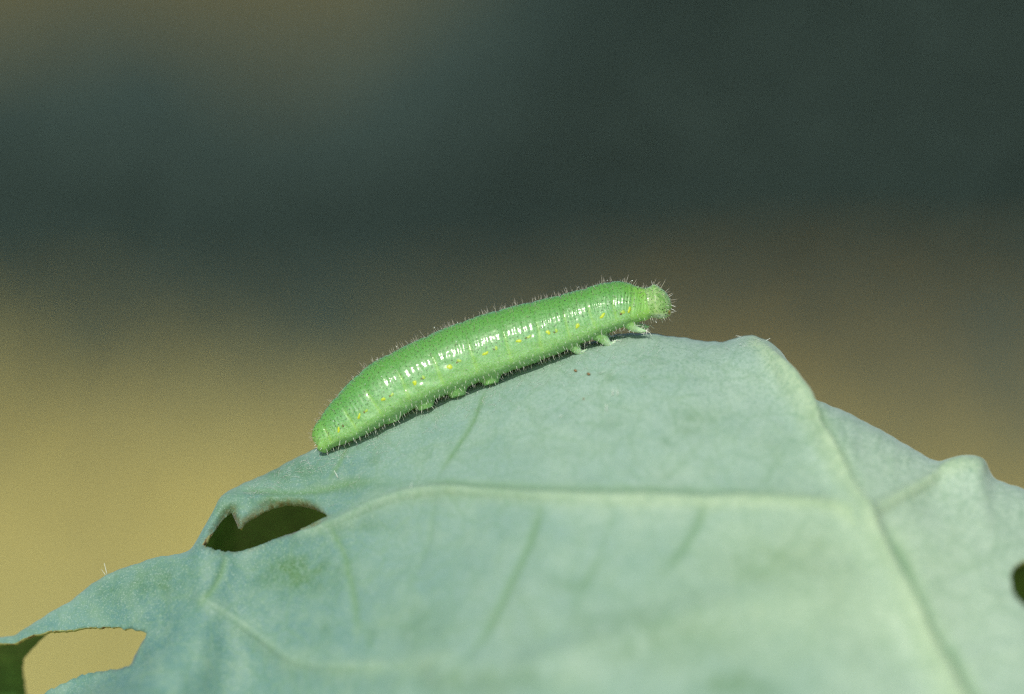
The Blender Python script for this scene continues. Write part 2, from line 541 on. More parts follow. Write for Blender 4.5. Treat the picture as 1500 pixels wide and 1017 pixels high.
def surface(px, t, strips=False):
    px = np.asarray(px, float)
    t = np.asarray(t, float)
    e = 0.5
    et = 0.004

    def full(px_, t_):
        p, py_, d_ = base(px_, t_)
        return p
    p0, py, d = base(px, t)
    dpx = full(px + e, t) - full(px - e, t)
    dpt = full(px, t + et) - full(px, t - et)
    n = np.cross(dpt, dpx)
    n /= np.linalg.norm(n, axis=-1)[..., None] + 1e-12
    h = np.zeros(px.shape)
    vein = np.zeros(px.shape)
    groove = np.zeros(px.shape)
    stain = np.zeros(px.shape)
    fr_m = t > -0.02
    for v in VEINS:
        dd, fr, sd_ = poly_dist(px, py, v['line'])
        w_ = v['w'][0] + (v['w'][1] - v['w'][0]) * fr
        ws = w_ * (np.where(sd_ < 0, 0.55, 1.0) if v['kind'] == 'midrib' else 1.5)
        b = np.exp(-(dd / ws) ** 2) * fr_m
        h += v['h'] * b * (sstep(0.0, 0.10, fr) if v['kind'] == 'midrib' else 1.0)
        vein = np.maximum(vein, v['tint'] * (1 - v.get('fade', 0) * fr) * np.exp(-(dd / (w_ * 1.05)) ** 2) * fr_m)
    vein = np.maximum(vein, 0.46 * np.exp(-((px - 1190) / 230) ** 2 - ((py - 850) / 140) ** 2) * fr_m)      # yellower tissue round the junction
    for ln_, w_, dep, dk in GLINES:
        dd, fr, sd_ = poly_dist(px, py, ln_)
        tp = np.clip(np.minimum(fr * 9, (1 - fr) * 3), 0.1, 1)
        b = np.exp(-(dd / w_) ** 2) * fr_m * tp
        h -= dep * b
        groove = np.maximum(groove, dk * b)
    for x, y, rx, ry, a in STAINS:
        r2 = ((px - x) / rx) ** 2 + ((py - y) / ry) ** 2
        stain = np.maximum(stain, a * np.exp(-r2 * 1.4) * fr_m)
    q = np.stack([px / 95.0, py / 80.0, np.sign(t) * 3.3], -1)
    h += (0.030 * vnoise(q, 3) + 0.012 * vnoise(q * 2.3, 4) + 0.004 * vnoise(q * 6.0, 5)) * sstep(0.03, 0.25, np.abs(t))
    h += 0.0015 * vnoise(q * 16.0, 6)
    # lip above the hole is rolled: bulge between the groove and the hole's upper edge
    h += 0.045 * np.exp(-(((px - 400) / 75) ** 2 + ((py - 732) / 11) ** 2)) * fr_m
    hd_, _f, _s = poly_dist(px, py, HOLE_LINE)
    up = sstep(790, 770, py) * sstep(478, 455, px)
    h -= 0.060 * np.exp(-(hd_ / 4.5) ** 2) * up * fr_m       # chewed lip curls in
    scar = np.exp(-(hd_ / 5.0) ** 2) * fr_m * (0.35 + 0.65 * up)
    margin_shade = np.clip(sstep(960, 260, px) * sstep(0.0, 0.30, t + 0.12 * sstep(700, 300, px)) + 0.35 * sstep(1330, 1480, px), 0, 1) * 0.9  # painted shade: bluer and darker to the left, slightly at the far right
    p = p0 + n * h[..., None]
    ex = extra(px, py, t)
    # move forward along the view line so that the outline stays where it is
    k = (F - (p[..., 2] + ex)) / (F - p[..., 2])
    p = np.stack([p[..., 0] * k, p[..., 1] * k, p[..., 2] + ex], -1)
    pale = np.clip(sstep(1080, 1380, px) + 0.35 * sstep(900, 1030, px) * sstep(640, 560, py), 0, 1)  # painted light: blade colour brightens towards the right
    return p, n, vein, groove, stain, scar, margin_shade, pale


def front_t(px, py):
    return np.sqrt(np.maximum(np.asarray(py, float) - crest(px), 0) / QP)


VS = 500.0


def to_uv(pts, back=False):
    a = np.asarray(pts, float)
    t = np.sqrt(np.maximum(a[:, 1] - crest(a[:, 0]), 0) / QP)
    return np.stack([a[:, 0], (-t if back else t) * VS], -1)


def densify(uv, step=5.0, jit=0.8, closed=True):
    out = []
    n = len(uv)
    for i in range(n if closed else n - 1):
        a, b = uv[i], uv[(i + 1) % n]
        m = max(1, int(np.linalg.norm(b - a) / step))
        for j in range(m):
            p = a + (b - a) * j / m
            if j:
                p = p + rng.normal(size=2) * jit
            out.append(p)
    return np.array(out)


front_edge = [(-300, 1130), (-160, 1040), (-60, 972), (0, 942), (44, 932), (67, 927), (93, 923.5), (148, 920), (185, 922), (205, 924), (215, 928), (208, 940), (200, 955), (189, 976),
              (172, 981), (148, 984), (104, 997), (67, 1017), (20, 1050), (-40, 1110), (-80, 1200), (-60, 1300), (400, 1310), (900, 1300), (1400, 1310), (1740, 1300)]
back_edge = [(1740, 1180), (1500, 1130), (1200, 1080), (800, 1110), (500, 1080), (300, 1060), (258, 1000), (240, 930), (222, 905), (150, 903), (100, 911), (72, 919), (60, 932), (44.5, 947),
             (34, 962), (31.5, 977), (36, 999), (39, 1017), (40, 1060), (30, 1120), (-20, 1180), (-120, 1220), (-300, 1230)]
outer = np.vstack([to_uv(front_edge), to_uv(back_edge, True)])
hole_a = HOLE_A
hole_b = [(1481, 845), (1484, 834), (1490, 827), (1500, 820), (1516, 818), (1530, 830), (1538, 850), (1530, 880), (1516, 892), (1500, 886), (1490, 875), (1483, 860)]
outer_d = densify(outer, 4.5, 0.9)
hole_ad = densify(to_uv(hole_a), 3.0, 0.30)
hole_bd = densify(to_uv(hole_b), 4.0, 0.5)
# notches chewed in the back sheet: none seen
gu = np.arange(-310, 1745, 4.6)
gv = np.arange(outer[:, 1].min(), outer[:, 1].max(), 4.6)
GU, GV = np.meshgrid(gu, gv)
GU = GU + (np.arange(len(gv)) % 2)[:, None] * 2.3
pu, pv = GU.ravel(), GV.ravel()
ok = in_poly(pu, pv, outer_d) & ~in_poly(pu, pv, hole_ad) & ~in_poly(pu, pv, hole_bd)
pu, pv = pu[ok], pv[ok]
allb = np.vstack([outer_d, hole_ad, hole_bd])
near = np.zeros(len(pu), bool)
for bpt in allb:
    m = np.abs(pu - bpt[0]) < 2.2
    idx = np.nonzero(m)[0]
    near[idx[(np.abs(pv[idx] - bpt[1]) < 2.2)]] = True
pu, pv = pu[~near], pv[~near]
verts2 = [Vector((float(a), float(b))) for a, b in allb] + [Vector((float(a), float(b))) for a, b in zip(pu, pv)]
edges = []
o0 = 0
for ring in (outer_d, hole_ad, hole_bd):
    n_ = len(ring)
    edges += [(o0 + i, o0 + (i + 1) % n_) for i in range(n_)]
    o0 += n_
r = delaunay_2d_cdt(verts2, edges, [], 0, 1e-4, False)
UV = np.array([(v.x, v.y) for v in r[0]])
tri = np.array([f for f in r[2] if len(f) == 3])
cen = UV[tri].mean(1)
ok = in_poly(cen[:, 0], cen[:, 1], outer_d) & ~in_poly(cen[:, 0], cen[:, 1], hole_ad) & ~in_poly(cen[:, 0], cen[:, 1], hole_bd)
tri = tri[ok]
el_ = np.max([np.linalg.norm(UV[tri[:, i]] - UV[tri[:, (i + 1) % 3]], axis=1) for i in range(3)], axis=0)
tri = tri[el_ < 13.0]
LP, LN, lv, lg, ls, lsc, lm, lpl = surface(UV[:, 0], UV[:, 1] / VS)
# outward orientation
a, b, c = LP[tri[:, 0]], LP[tri[:, 1]], LP[tri[:, 2]]
flip = (np.cross(b - a, c - a) * LN[tri[:, 0]]).sum(1) < 0
tri[flip] = tri[flip][:, ::-1]

leaf_origin = W(P3(1330, 1280, 3.0))
leaf = thing('cabbage_leaf', leaf_origin, 'large waxy blue green cabbage leaf, folded and chewed, carrying the caterpillar', 'leaf')
blade = mesh_obj('blade', W(LP), tri, [M_leaf, M_inner, M_edge], leaf, attrs=dict(vein=lv, groove=lg, stain=ls, scar=lsc, margin_shade=lm, pale=lpl))
blade['label'] = 'pale blue green folded blade with chewed holes'
so = blade.modifiers.new('thickness', 'SOLIDIFY')
so.thickness = 0.036
so.offset = -1
so.use_rim = True
so.material_offset = 1
so.material_offset_rim = 2


def surf_at(px, py):
    return surface(np.asarray(px, float), front_t(px, py))


def strip(v):
    line = v['line']
    n_ = len(line)
    tg = np.gradient(line[:, :2], axis=0)
    tg /= np.linalg.norm(tg, axis=1)[:, None]
    nr = np.stack([-tg[:, 1], tg[:, 0]], -1)
    fr = np.linspace(0, 1, n_)
    w_ = v['w'][0] + (v['w'][1] - v['w'][0]) * fr
    es = np.linspace(-1.25, 1.25, 13)
    px = line[:, 0, None] + nr[:, 0, None] * es * w_[:, None]
    py = line[:, 1, None] + nr[:, 1, None] * es * w_[:, None]
    py = np.maximum(py, crest(px) + 0.6)
    p, nn, vt, gt, st, sr, mg, pl_ = surface(px, front_t(px, py))
    bell = np.exp(-es ** 2 * 1.9)
    bell = (bell - bell[0]) / (1 - bell[0])
    tp = np.clip(np.minimum(fr * 14 + 0.05, (1 - fr) * 5 + 0.02), 0, 1) ** 0.7
    hh_ = v['s'] * bell[None] * tp[:, None] - 0.006 * (1 - bell[None]) ** 3 - 0.004 * (1 - tp[:, None])
    hh_ = hh_ * (1 + 0.12 * np.sin(line[:, :1] * 0.05))
    p = p + nn * hh_[..., None]
    V = p.reshape(-1, 3)
    m = len(es)
    i, j = np.meshgrid(np.arange(n_ - 1), np.arange(m - 1), indexing='ij')
    k = (i * m + j).ravel()
    f = np.stack([k, k + 1, k + m + 1, k + m], -1)
    aa, bb, cc = V[f[:, 0]], V[f[:, 1]], V[f[:, 2]]
    if ((np.cross(bb - aa, cc - aa) * nn.reshape(-1, 3)[f[:, 0]]).sum(1)).mean() < 0:
        f = f[:, ::-1]
    att = np.clip(v['tint'] * (0.35 + 0.65 * bell[None]) * (1 - v.get('fade', 0) * fr[:, None]), 0, 1)
    return mesh_obj(v['kind'], W(V), f, M_leaf, leaf, attrs=dict(vein=att.ravel(), groove=(gt * 0.8).ravel(), stain=st.ravel() * 0.5, scar=sr.ravel(), margin_shade=mg.ravel(), pale=pl_.ravel()))


for v in VEINS:
    if v['s'] > 0:
        so_ = strip(v)
        if v['kind'] == 'midrib':
            so_['label'] = 'thick pale raised midrib'


def tube(path, radii, seg=8, caps=True):
    """tapered tube along 3-D points; returns verts, faces"""
    path = np.asarray(path, float)
    n_ = len(path)
    radii = np.broadcast_to(np.asarray(radii, float), (n_,))
    tg = np.gradient(path, axis=0)
    tg /= np.linalg.norm(tg, axis=1)[:, None] + 1e-12
    ref = np.array([0.13, 0.31, 0.94])
    V = []
    for i in range(n_):
        u = np.cross(tg[i], ref)
        u /= np.linalg.norm(u) + 1e-12
        v_ = np.cross(tg[i], u)
        an = np.arange(seg) * 2 * np.pi / seg
        V.append(path[i] + radii[i] * (np.cos(an)[:, None] * u + np.sin(an)[:, None] * v_))
    V = np.vstack(V)
    fcs = []
    for i in range(n_ - 1):
        for j in range(seg):
            a_, b_ = i * seg + j, i * seg + (j + 1) % seg
            fcs.append((a_, b_, b_ + seg, a_ + seg))
    if caps:
        fcs.append(tuple(range(seg))[::-1])
        fcs.append(tuple(range((n_ - 1) * seg, n_ * seg)))
    return V, fcs


# leaf stalk: carries the midrib on down to the soil, below the frame
st0 = W(surf_at(np.array([1500.0]), np.array([1230.0]))[0])[0]
stalk_path = resample([tuple(st0 + np.array([-0.25, 0.35, 0.5])), tuple(st0 + np.array([0.25, 0.25, -1.2])), tuple(st0 + np.array([2.2, 1.5, -9])), tuple(st0 + np.array([4.5, 5.0, -22])), (8.5, 10.0, -0.5)], 0.6)
tv, tf = tube(stalk_path, np.linspace(0.22, 0.6, len(stalk_path)), 14)
g = NG('leaf_stalk')
g.set(Base_Color=g.ramp(g.noise(2.0, 3), [(0.3, (0.30, 0.46, 0.26)), (0.7, (0.38, 0.54, 0.33))]), Roughness=0.5)
mesh_obj('stalk', tv, tf, g.m, leaf)

# ------------------------------------------------------------------ fine silk and fibres on the leaf
g = NG('silk_fibre')
g.set(Base_Color=(0.66, 0.74, 0.68), Roughness=0.5, Specular_IOR_Level=0.4)
M_silk = g.m
SV, SF = [], []


def add_tube(path, rad, seg=4):
    V, fcs = tube(path, rad, seg, True)
    b_ = sum(len(x) for x in SV)
    SV.append(V)
    SF.extend([tuple(i + b_ for i in f_) for f_ in fcs])


FX, FY = [], []
for i in range(420):
    if i < 260:
        px0 = rng.uniform(470, 960)
        py0 = crest(px0) + abs(rng.normal(0, 26)) + 14
    elif i < 380:
        px0 = rng.uniform(350, 500)
        py0 = crest(px0) + rng.uniform(3, 28)
    else:
        px0 = rng.uniform(1060, 1130)
        py0 = crest(px0) + rng.uniform(2, 16)
    L_ = rng.uniform(4, 18)
    an = rng.normal(-0.35, 0.55)
    cv = rng.normal(0, 0.5)
    q_ = np.linspace(0, 1, 5)
    ppx = px0 + L_ * np.cumsum(np.cos(an + cv * q_)) / 5
    ppy = py0 + L_ * np.cumsum(np.sin(an + cv * q_)) / 5
    if (ppy - crest(ppx)).min() < 2:
        continue
    FX.append(ppx)
    FY.append(ppy)
FX, FY = np.array(FX), np.array(FY)
p, nn, *_r = surface(FX, front_t(FX, FY))
for i in range(len(FX)):
    add_tube(W(p[i] + nn[i] * (0.0025 + 0.004 * np.sin(q_ * np.pi)[:, None])), rng.uniform(0.0005, 0.0010), 3)
# loose hairs standing on the edges
for x, y, dx, dy, rad in [(157, 842, -3, -15, 0.0028), (155, 842, -5, -7, 0.002), (495, 700, -5, -10, 0.004), (605, 722, 4, -8, 0.003), (1122, 500, 6, -2, 0.0025),
                         (1086, 494, -8, 0, 0.002), (905, 578, -1, -7, 0.0045), (897, 578, 1, -8, 0.0045), (888, 601, 0, -8, 0.0055), (820, 612, 4, -3, 0.003)]:
    p, nn, *_r = surf_at(np.array([x], float), np.array([max(y, crest(x) + 0.5)]))
    q_ = np.linspace(0, 1, 5)[:, None]
    pth = p[0] + q_ * np.array([dx * S, -dy * S, 0.0]) + nn[0] * (0.004 + 0.015 * q_ * 0.6)
    add_tube(W(pth), np.linspace(rad, rad * 0.5, 5), 5)
sk = mesh_obj('silk_fibres', np.vstack(SV), SF, M_silk, leaf)
sk['kind'] = 'stuff'
sk['label'] = 'fine pale silk fibres scattered over the blade'

# ------------------------------------------------------------------ caterpillar
PAIRS = np.array([  # top x, top y, belly x, belly y, half width factor
    (456.5, 636, 464, 652, 0.9), (459.5, 628, 472, 657, 1.0), (466, 617, 486, 657, 1.0), (480, 597, 507, 648.5, 1.0), (505, 567.5, 535, 637, 1.0), (540, 536, 571, 618, 1.0), (590, 509, 617, 594, 1.0), (640, 486, 664, 574, 1.0),
    (690, 467, 711, 557, 1.0), (740, 452, 760, 540, 1.0), (790, 440, 808, 522, 1.0), (840, 427.5, 856, 501, 1.0), (878, 416.5, 892, 488, 1.0), (902, 412.5, 912, 480, 1.0), (924, 416, 930, 473, 1.0),
    (938, 421.5, 942, 469, 0.98), (946.5, 421.8, 948.5, 466.5, 1.0), (952, 420, 953.5, 465.5, 1.0), (958, 416.5, 961, 466, 1.02), (966, 420.5, 969, 467, 1.0), (974, 427, 976, 466, 0.95), (980, 435, 980.5, 461, 0.9), (983.5, 444, 983, 453, 0.9)], float)
D_BODY = 0.16
topc = resample(PAIRS[:, [0, 1, 2, 3, 4]], 2.2)
TP = P3(topc[:, 0], topc[:, 1], D_BODY)
BP = P3(topc[:, 2], topc[:, 3], D_BODY)
upv = TP - BP
thick = np.linalg.norm(upv, axis=1)
upv /= thick[:, None]
CENF = 0.30                       # widest place lies a little below the middle
cenl = BP + upv * (thick * CENF)[:, None]
midl = BP + upv * (thick * 0.5)[:, None]
hw = thick * 0.5 * 1.04 * topc[:, 4]
NS = len(cenl)
spx = (topc[:, 0] + topc[:, 2]) / 2     # station in photo px along x


def ring_pts(i, m=40):
    an = np.arange(m) * 2 * np.pi / m
    sa, ca = np.sin(an), np.cos(an)
    up_ = np.where(sa > 0, thick[i] * (1 - CENF), thick[i] * CENF)
    e1 = np.sign(ca) * np.abs(ca) ** np.where(sa > 0, 0.94, 0.72)
    e2 = np.sign(sa) * np.abs(sa) ** np.where(sa > 0, 0.94, 0.62)
    return cenl[i] + upv[i] * (e2 * up_)[:, None] + np.array([0, 0, 1.0]) * (e1 * hw[i])[:, None]


BV, BF = [], []


def add_part(V, fcs):
    b_ = sum(len(x) for x in BV)
    BV.append(np.asarray(V))
    BF.extend([tuple(i + b_ for i in f_) for f_ in fcs])


m = 40
V = np.vstack([ring_pts(i, m) for i in range(NS)] + [cenl[0][None] + np.array([[-0.012, -0.004, 0]]), cenl[-1][None] + np.array([[0.012, 0, 0]])])
fcs = []
for i in range(NS - 1):
    for j in range(m):
        a_, b_ = i * m + j, i * m + (j + 1) % m
        fcs.append((a_, a_ + m, b_ + m, b_))
for j in range(m):
    fcs.append((NS * m, j, (j + 1) % m))
    fcs.append((NS * m + 1, (NS - 1) * m + (j + 1) % m, (NS - 1) * m + j))
# outward test for the tube
a_, b_, c_ = V[fcs[2000][0]], V[fcs[2000][1]], V[fcs[2000][2]]
if np.dot(np.cross(b_ - a_, c_ - a_), a_ - cenl[2000 // m]) < 0:
    fcs = [f_[::-1] for f_ in fcs]
add_part(V, fcs)


def leaf_y_at(px, d):
    """photo y where the leaf's front has depth d in column px"""
    dd = d - np.interp(px, _gx, _d0)
    if dd <= 0:
        q_ = dd * dd / (2 * RF)
    else:
        a2, b2 = KF * KF, 2 * RF
        q_ = (-b2 + math.sqrt(b2 * b2 + 4 * a2 * dd * dd)) / (2 * a2)
    return float(crest(px) + q_ / S)


LEGSEG = []
# prolegs: four pairs in the middle, one at the tail
for px, r0, r1 in [(574, 0.085, 0.060), (622, 0.088, 0.062), (669, 0.088, 0.062), (718, 0.088, 0.062), (481, 0.058, 0.05)]:
    i = int(np.argmin(np.abs(topc[:, 2] - px)))
    for sgn in (1, -1):
        dz = D_BODY + sgn * (0.088 if px > 500 else 0.05)
        fy = leaf_y_at(px + 2, dz)
        foot = P3(px + 2, fy + 1.0, dz)
        topp = BP[i] + upv[i] * thick[i] * 0.26 + np.array([0, 0, sgn * (0.075 if px > 500 else 0.03)])
        q_ = np.linspace(0, 1, 9)[:, None]
        pth = topp + (foot - topp) * q_
        rad = np.interp(q_[:, 0], [0, 0.4, 0.65, 0.85, 1.0], [r0 * 1.35, r0 * 1.30, r0 * 1.12, r1 * 1.15, r1 * 0.9])
        add_part(*tube(pth, rad, 16))
# thoracic legs: near and far of three pairs; base, knee, tip (photo px), radii
LEGS = [
    [(836, 502), (847, 514), (853, 517), (861, 518.5)],
    [(876, 489), (888, 501), (895, 505), (904, 506.5)],
    [(917, 467), (926, 479), (935, 483.5), (948, 485.5)],
]
for k, L_ in enumerate(LEGS):
    for sgn in (1, -1):
        pts = []
        for j, (x, y) in enumerate(L_):
            dz = D_BODY + sgn * (0.09 - 0.01 * j)
            if sgn < 0:
                x, y = x + 4, y - (7 if k == 2 else 6) * (j / 3.0)
            if k < 2 and j == 3:
                y = leaf_y_at(x, dz) - 1.0
            pts.append(P3(x, y, dz))
        pth = resample(np.array(pts), 0.012)
        q_ = np.linspace(0, 1, len(pth))
        rad = np.interp(q_, [0, 0.35, 0.6, 0.85, 1.0], [0.060, 0.040, 0.026, 0.016, 0.006])
        add_part(*tube(pth, rad, 12))
        LEGSEG.append((pth, q_))
# lower lip and jaw lumps of the head
for cx, cy, rx, ry, rd in [(966, 463, 9, 4.5, 0.055), (977, 457, 6.5, 8, 0.05), (940, 464, 14, 6, 0.10)]:
    cc = P3(cx, cy, D_BODY + 0.02)
    th = np.linspace(0, np.pi, 9)
    V = []
    for t_ in th:
        for ph in np.arange(14) * 2 * np.pi / 14:
            V.append(cc + np.array([rx * S * math.sin(t_) * math.cos(ph), ry * S * math.cos(t_), rd * math.sin(t_) * math.sin(ph)]))
    fcs = []
    for i in range(8):
        for j in range(14):
            a_, b_ = i * 14 + j, i * 14 + (j + 1) % 14
            fcs.append((a_, b_, b_ + 14, a_ + 14))
    add_part(V, fcs)

tmp = mesh_obj('tmp_body', np.vstack(BV), BF, M_leaf)
rm = tmp.modifiers.new('r', 'REMESH')
rm.mode = 'VOXEL'
rm.voxel_size = 0.0058
sm = tmp.modifiers.new('s', 'SMOOTH')
sm.iterations = 9
sm.factor = 0.5
dgr = bpy.context.evaluated_depsgraph_get()
em = bpy.data.meshes.new_from_object(tmp.evaluated_get(dgr))
nv = len(em.vertices)
BVX = np.empty(nv * 3)
em.vertices.foreach_get('co', BVX)
BVX = BVX.reshape(-1, 3)
BN = np.empty(nv * 3)
em.vertices.foreach_get('normal', BN)
BN = BN.reshape(-1, 3)
npoly = len(em.polygons)
li = np.empty(len(em.loops), np.int64)
em.loops.foreach_get('vertex_index', li)
BFX = li.reshape(npoly, 4)
bpy.data.objects.remove(tmp)
bpy.data.meshes.remove(em)

# station along the body, dorso-ventral position
st = np.zeros(nv)
for a0 in range(0, nv, 20000):
    blk = BVX[a0:a0 + 20000]
    d2 = ((blk[:, None, :2] - midl[None, :, :2]) ** 2).sum(-1)
    st[a0:a0 + 20000] = d2.argmin(1)
sti = st.astype(int)
# refine: fractional station along the local axis
ax_ = np.gradient(midl, axis=0)
al = np.linalg.norm(ax_, axis=1)
fr = ((BVX - midl[sti]) * ax_[sti]).sum(1) / (al[sti] ** 2)
stf = np.clip(sti + np.clip(fr, -0.6, 0.6), 0, NS - 1)
bpx = np.interp(stf, np.arange(NS), spx)
vpos = ((BVX - midl[sti]) * upv[sti]).sum(1) / (thick[sti] * 0.5 + 1e-9)
BOUND = np.array([455, 480, 511, 545, 590, 640, 691, 741, 788, 829, 865, 899, 925, 949, 990], float)
segc = np.interp(bpx + 5 * np.clip(-vpos, -1, 1) * 0.6, BOUND, np.arange(len(BOUND)))
head = sstep(946, 952, bpx)
leg = np.zeros(nv)
for pth, q_ in LEGSEG:
    d2 = np.full(nv, 9.0)
    qq = np.zeros(nv)
    for pp, qv in zip(pth, q_):
        dd = ((BVX - pp) ** 2).sum(1)
        m_ = dd < d2
        d2[m_] = dd[m_]
        qq[m_] = qv
    leg = np.maximum(leg, sstep(0.07, 0.045, np.sqrt(d2)) * sstep(0.2, 0.6, qq))
body_w = (1 - head) * (1 - leg)
wig = 0.10 * vnoise(np.stack([bpx / 30, vpos * 2, BVX[:, 2] * 6], -1), 11)
ph = segc + wig * 0.45
near_b = np.abs(ph - np.round(ph))
lat = sstep(-0.75, -0.1, vpos)
h = -0.0055 * np.exp(-(near_b / 0.05) ** 2) * body_w * (0.35 + 0.65 * lat)
h += 0.0035 * (1 - (2 * (ph - np.floor(ph)) - 1) ** 2) * body_w
amp = (0.0013 + 0.0007 * sstep(720, 860, bpx)) * (0.7 + 0.9 * vnoise(np.stack([bpx / 9, vpos * 3, BVX[:, 2] * 9], -1), 12))
h += amp * np.cos(2 * np.pi * 6 * ph) * body_w * (0.25 + 0.75 * lat)
h += 0.0014 * vnoise(BVX * 30, 13) * (1 - 0.5 * leg) + 0.0006 * vnoise(BVX * 70, 14)
# a soft lateral fold and lumpy lower flank
h += 0.006 * vnoise(BVX * np.array([10, 16, 10.0]), 15) * body_w * sstep(0.2, -0.4, vpos)
BVX2 = BVX + BN * h[:, None]
BW = W(BVX2)

cat_origin = W(P3(700, leaf_y_at(700, D_BODY), D_BODY))
cat = thing('caterpillar', cat_origin, 'plump bright green hairy caterpillar climbing along the crest of the leaf', 'caterpillar')

g = NG('caterpillar_skin')
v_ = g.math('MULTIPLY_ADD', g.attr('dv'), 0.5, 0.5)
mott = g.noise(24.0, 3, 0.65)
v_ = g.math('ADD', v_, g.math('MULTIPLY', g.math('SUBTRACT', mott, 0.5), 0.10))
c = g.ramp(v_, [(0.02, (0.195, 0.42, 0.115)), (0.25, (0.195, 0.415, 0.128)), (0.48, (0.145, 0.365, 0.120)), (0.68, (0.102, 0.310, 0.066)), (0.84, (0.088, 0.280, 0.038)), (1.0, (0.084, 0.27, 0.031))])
spk = g.ramp(g.noise(75.0, 2, 0.7), [(0.40, (0, 0, 0)), (0.66, (1, 1, 1))])
c = g.mix(g.math('MULTIPLY', spk, g.ramp(v_, [(0.5, (0.55, 0.55, 0.55)), (0.7, (0.14, 0.14, 0.14))])), c, (0.36, 0.62, 0.34))
dk = g.ramp(g.noise(60.0, 2, 0.7), [(0.30, (1, 1, 1)), (0.46, (0, 0, 0))])
c = g.mix(g.math('MULTIPLY', dk, 0.5), c, (0.07, 0.30, 0.07))
c = g.mix(g.math('MULTIPLY', g.attr('fold'), 0.38), c, (0.30, 0.55, 0.06))
c = g.mix(g.math('MULTIPLY', g.attr('ends'), 0.6), c, (0.24, 0.50, 0.06))
hc = g.ramp(g.noise(40.0, 2, 0.6), [(0.35, (0.15, 0.34, 0.07)), (0.65, (0.30, 0.46, 0.18))])
c = g.mix(g.attr('headw'), c, hc)
c = g.mix(g.math('MULTIPLY', g.attr('legw'), 0.75), c, (0.46, 0.64, 0.46))
c = g.mix(g.attr('lip'), c, (0.62, 0.72, 0.58))
nb = g.bump(g.noise(70.0, 2, 0.6), 0.14, 0.006)
g.set(Base_Color=c, Roughness=0.48, Specular_IOR_Level=0.38, Normal=nb, Coat_Weight=0.40, Coat_Roughness=0.15,
      Subsurface_Weight=0.65, Subsurface_Scale=0.026)
g.b.inputs['Subsurface Radius'].default_value = (0.6, 1.0, 0.35)
M_skin = g.m
pxv = BVX[:, 0] * F / (F - BVX[:, 2]) / S + 750
pyv = 508.5 - BVX[:, 1] * F / (F - BVX[:, 2]) / S
lip = np.exp(-(((pxv - 966) / 10) ** 2 + ((pyv - 464) / 4) ** 2)) * 0.9
ends = np.clip(0.5 * sstep(500, 462, bpx) + sstep(905, 945, bpx) * (1 - head), 0, 1)
fold = np.exp(-(near_b / 0.05) ** 2) * body_w * sstep(0.45, 0.1, vpos) * sstep(-0.9, -0.4, vpos)
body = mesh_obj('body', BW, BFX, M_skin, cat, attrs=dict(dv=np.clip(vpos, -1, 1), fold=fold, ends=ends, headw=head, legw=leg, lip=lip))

bvh = BVHTree.FromPolygons([Vector(p) for p in BW], BFX.tolist())
c_, s_ = math.cos(TH), math.sin(TH)
CAMV = Vector(CAM)


def hit(px, py):
    tgt = Vector(W(P3(px, py, 0.0)))
    dr = (tgt - CAMV).normalized()
    loc, nor, idx, dist = bvh.ray_cast(CAMV, dr)
    return loc, nor


def patch(name, px, py, a, b, ang, mat, lift):
    """a small low dome lying on the skin: semi axes a, b in px"""
    V, n_ = [], 12
    rings = [(1.0, -0.003), (0.82, 0.6 * lift), (0.45, lift)]
    lc, nc = hit(px, py)
    if lc is None:
        return None
    for rr, lf in rings:
        for k in range(n_):
            t_ = 2 * math.pi * k / n_
            wob_ = 1 + 0.34 * math.sin(2 * t_ + px) + 0.12 * math.sin(3 * t_ + py)
            ex, ey = a * rr * math.cos(t_) * wob_, b * rr * math.sin(t_) * wob_
            x = px + ex * math.cos(ang) - ey * math.sin(ang)
            y = py + ex * math.sin(ang) + ey * math.cos(ang)
            l_, no_ = hit(x, y)
            if l_ is None:
                l_, no_ = lc, nc
            V.append(l_ + no_ * lf)
    V.append(lc + nc * lift * 1.1)
    fcs = []
    for i in range(2):
        for k in range(n_):
            a_, b_ = i * n_ + k, i * n_ + (k + 1) % n_
            fcs.append((a_, a_ + n_, b_ + n_, b_))
    for k in range(n_):
        fcs.append((2 * n_ + k, 3 * n_, 2 * n_ + (k + 1) % n_))
    return mesh_obj(name, np.array([tuple(p) for p in V]), fcs, mat, cat)


g = NG('yellow_spot_skin')
g.set(Base_Color=g.ramp(g.noise(60.0), [(0.3, (0.36, 0.52, 0.02)), (0.7, (0.52, 0.63, 0.03))]), Roughness=0.4)
M_spot = g.m
g = NG('faint_spot_skin')
g.set(Base_Color=g.ramp(g.noise(60.0), [(0.3, (0.27, 0.48, 0.06)), (0.7, (0.36, 0.53, 0.07))]), Roughness=0.4)
M_spot2 = g.m
g = NG('spiracle_brown')
g.set(Base_Color=g.ramp(g.noise(60.0), [(0.3, (0.09, 0.055, 0.02)), (0.7, (0.17, 0.13, 0.05))]), Roughness=0.5)
M_spir = g.m
SPOTS = [(496, 630, 2.2, 4.2), (526, 610, 2.4, 4.2), (561.5, 585, 2.8, 3.6), (607.6, 561, 4.4, 3.0), (658.6, 537.5, 5.6, 3.2), (711, 518, 4.4, 3.0), (760, 499.6, 4.4, 2.8), (803, 487, 3.8, 3.2), (846, 477.6, 5.0, 2.6), (882.5, 462.8, 5.0, 2.8), (922, 454, 2.6, 4.2)]
for x, y, a, b in SPOTS:
    patch('yellow_spot', x, y, a, b, -0.6 if b < a else 0.25, M_spot, 0.004)
FAINT = [(536.5, 602, 2.6, 2.6), (574.5, 578, 2.8, 2.6), (620.5, 553, 3, 2.6), (672.5, 528.5, 3.2, 2.8), (727, 510, 3.2, 2.8), (775, 493.5, 3.2, 2.8), (815, 484.5, 3, 2.6), (912.5, 457.5, 3, 4)]
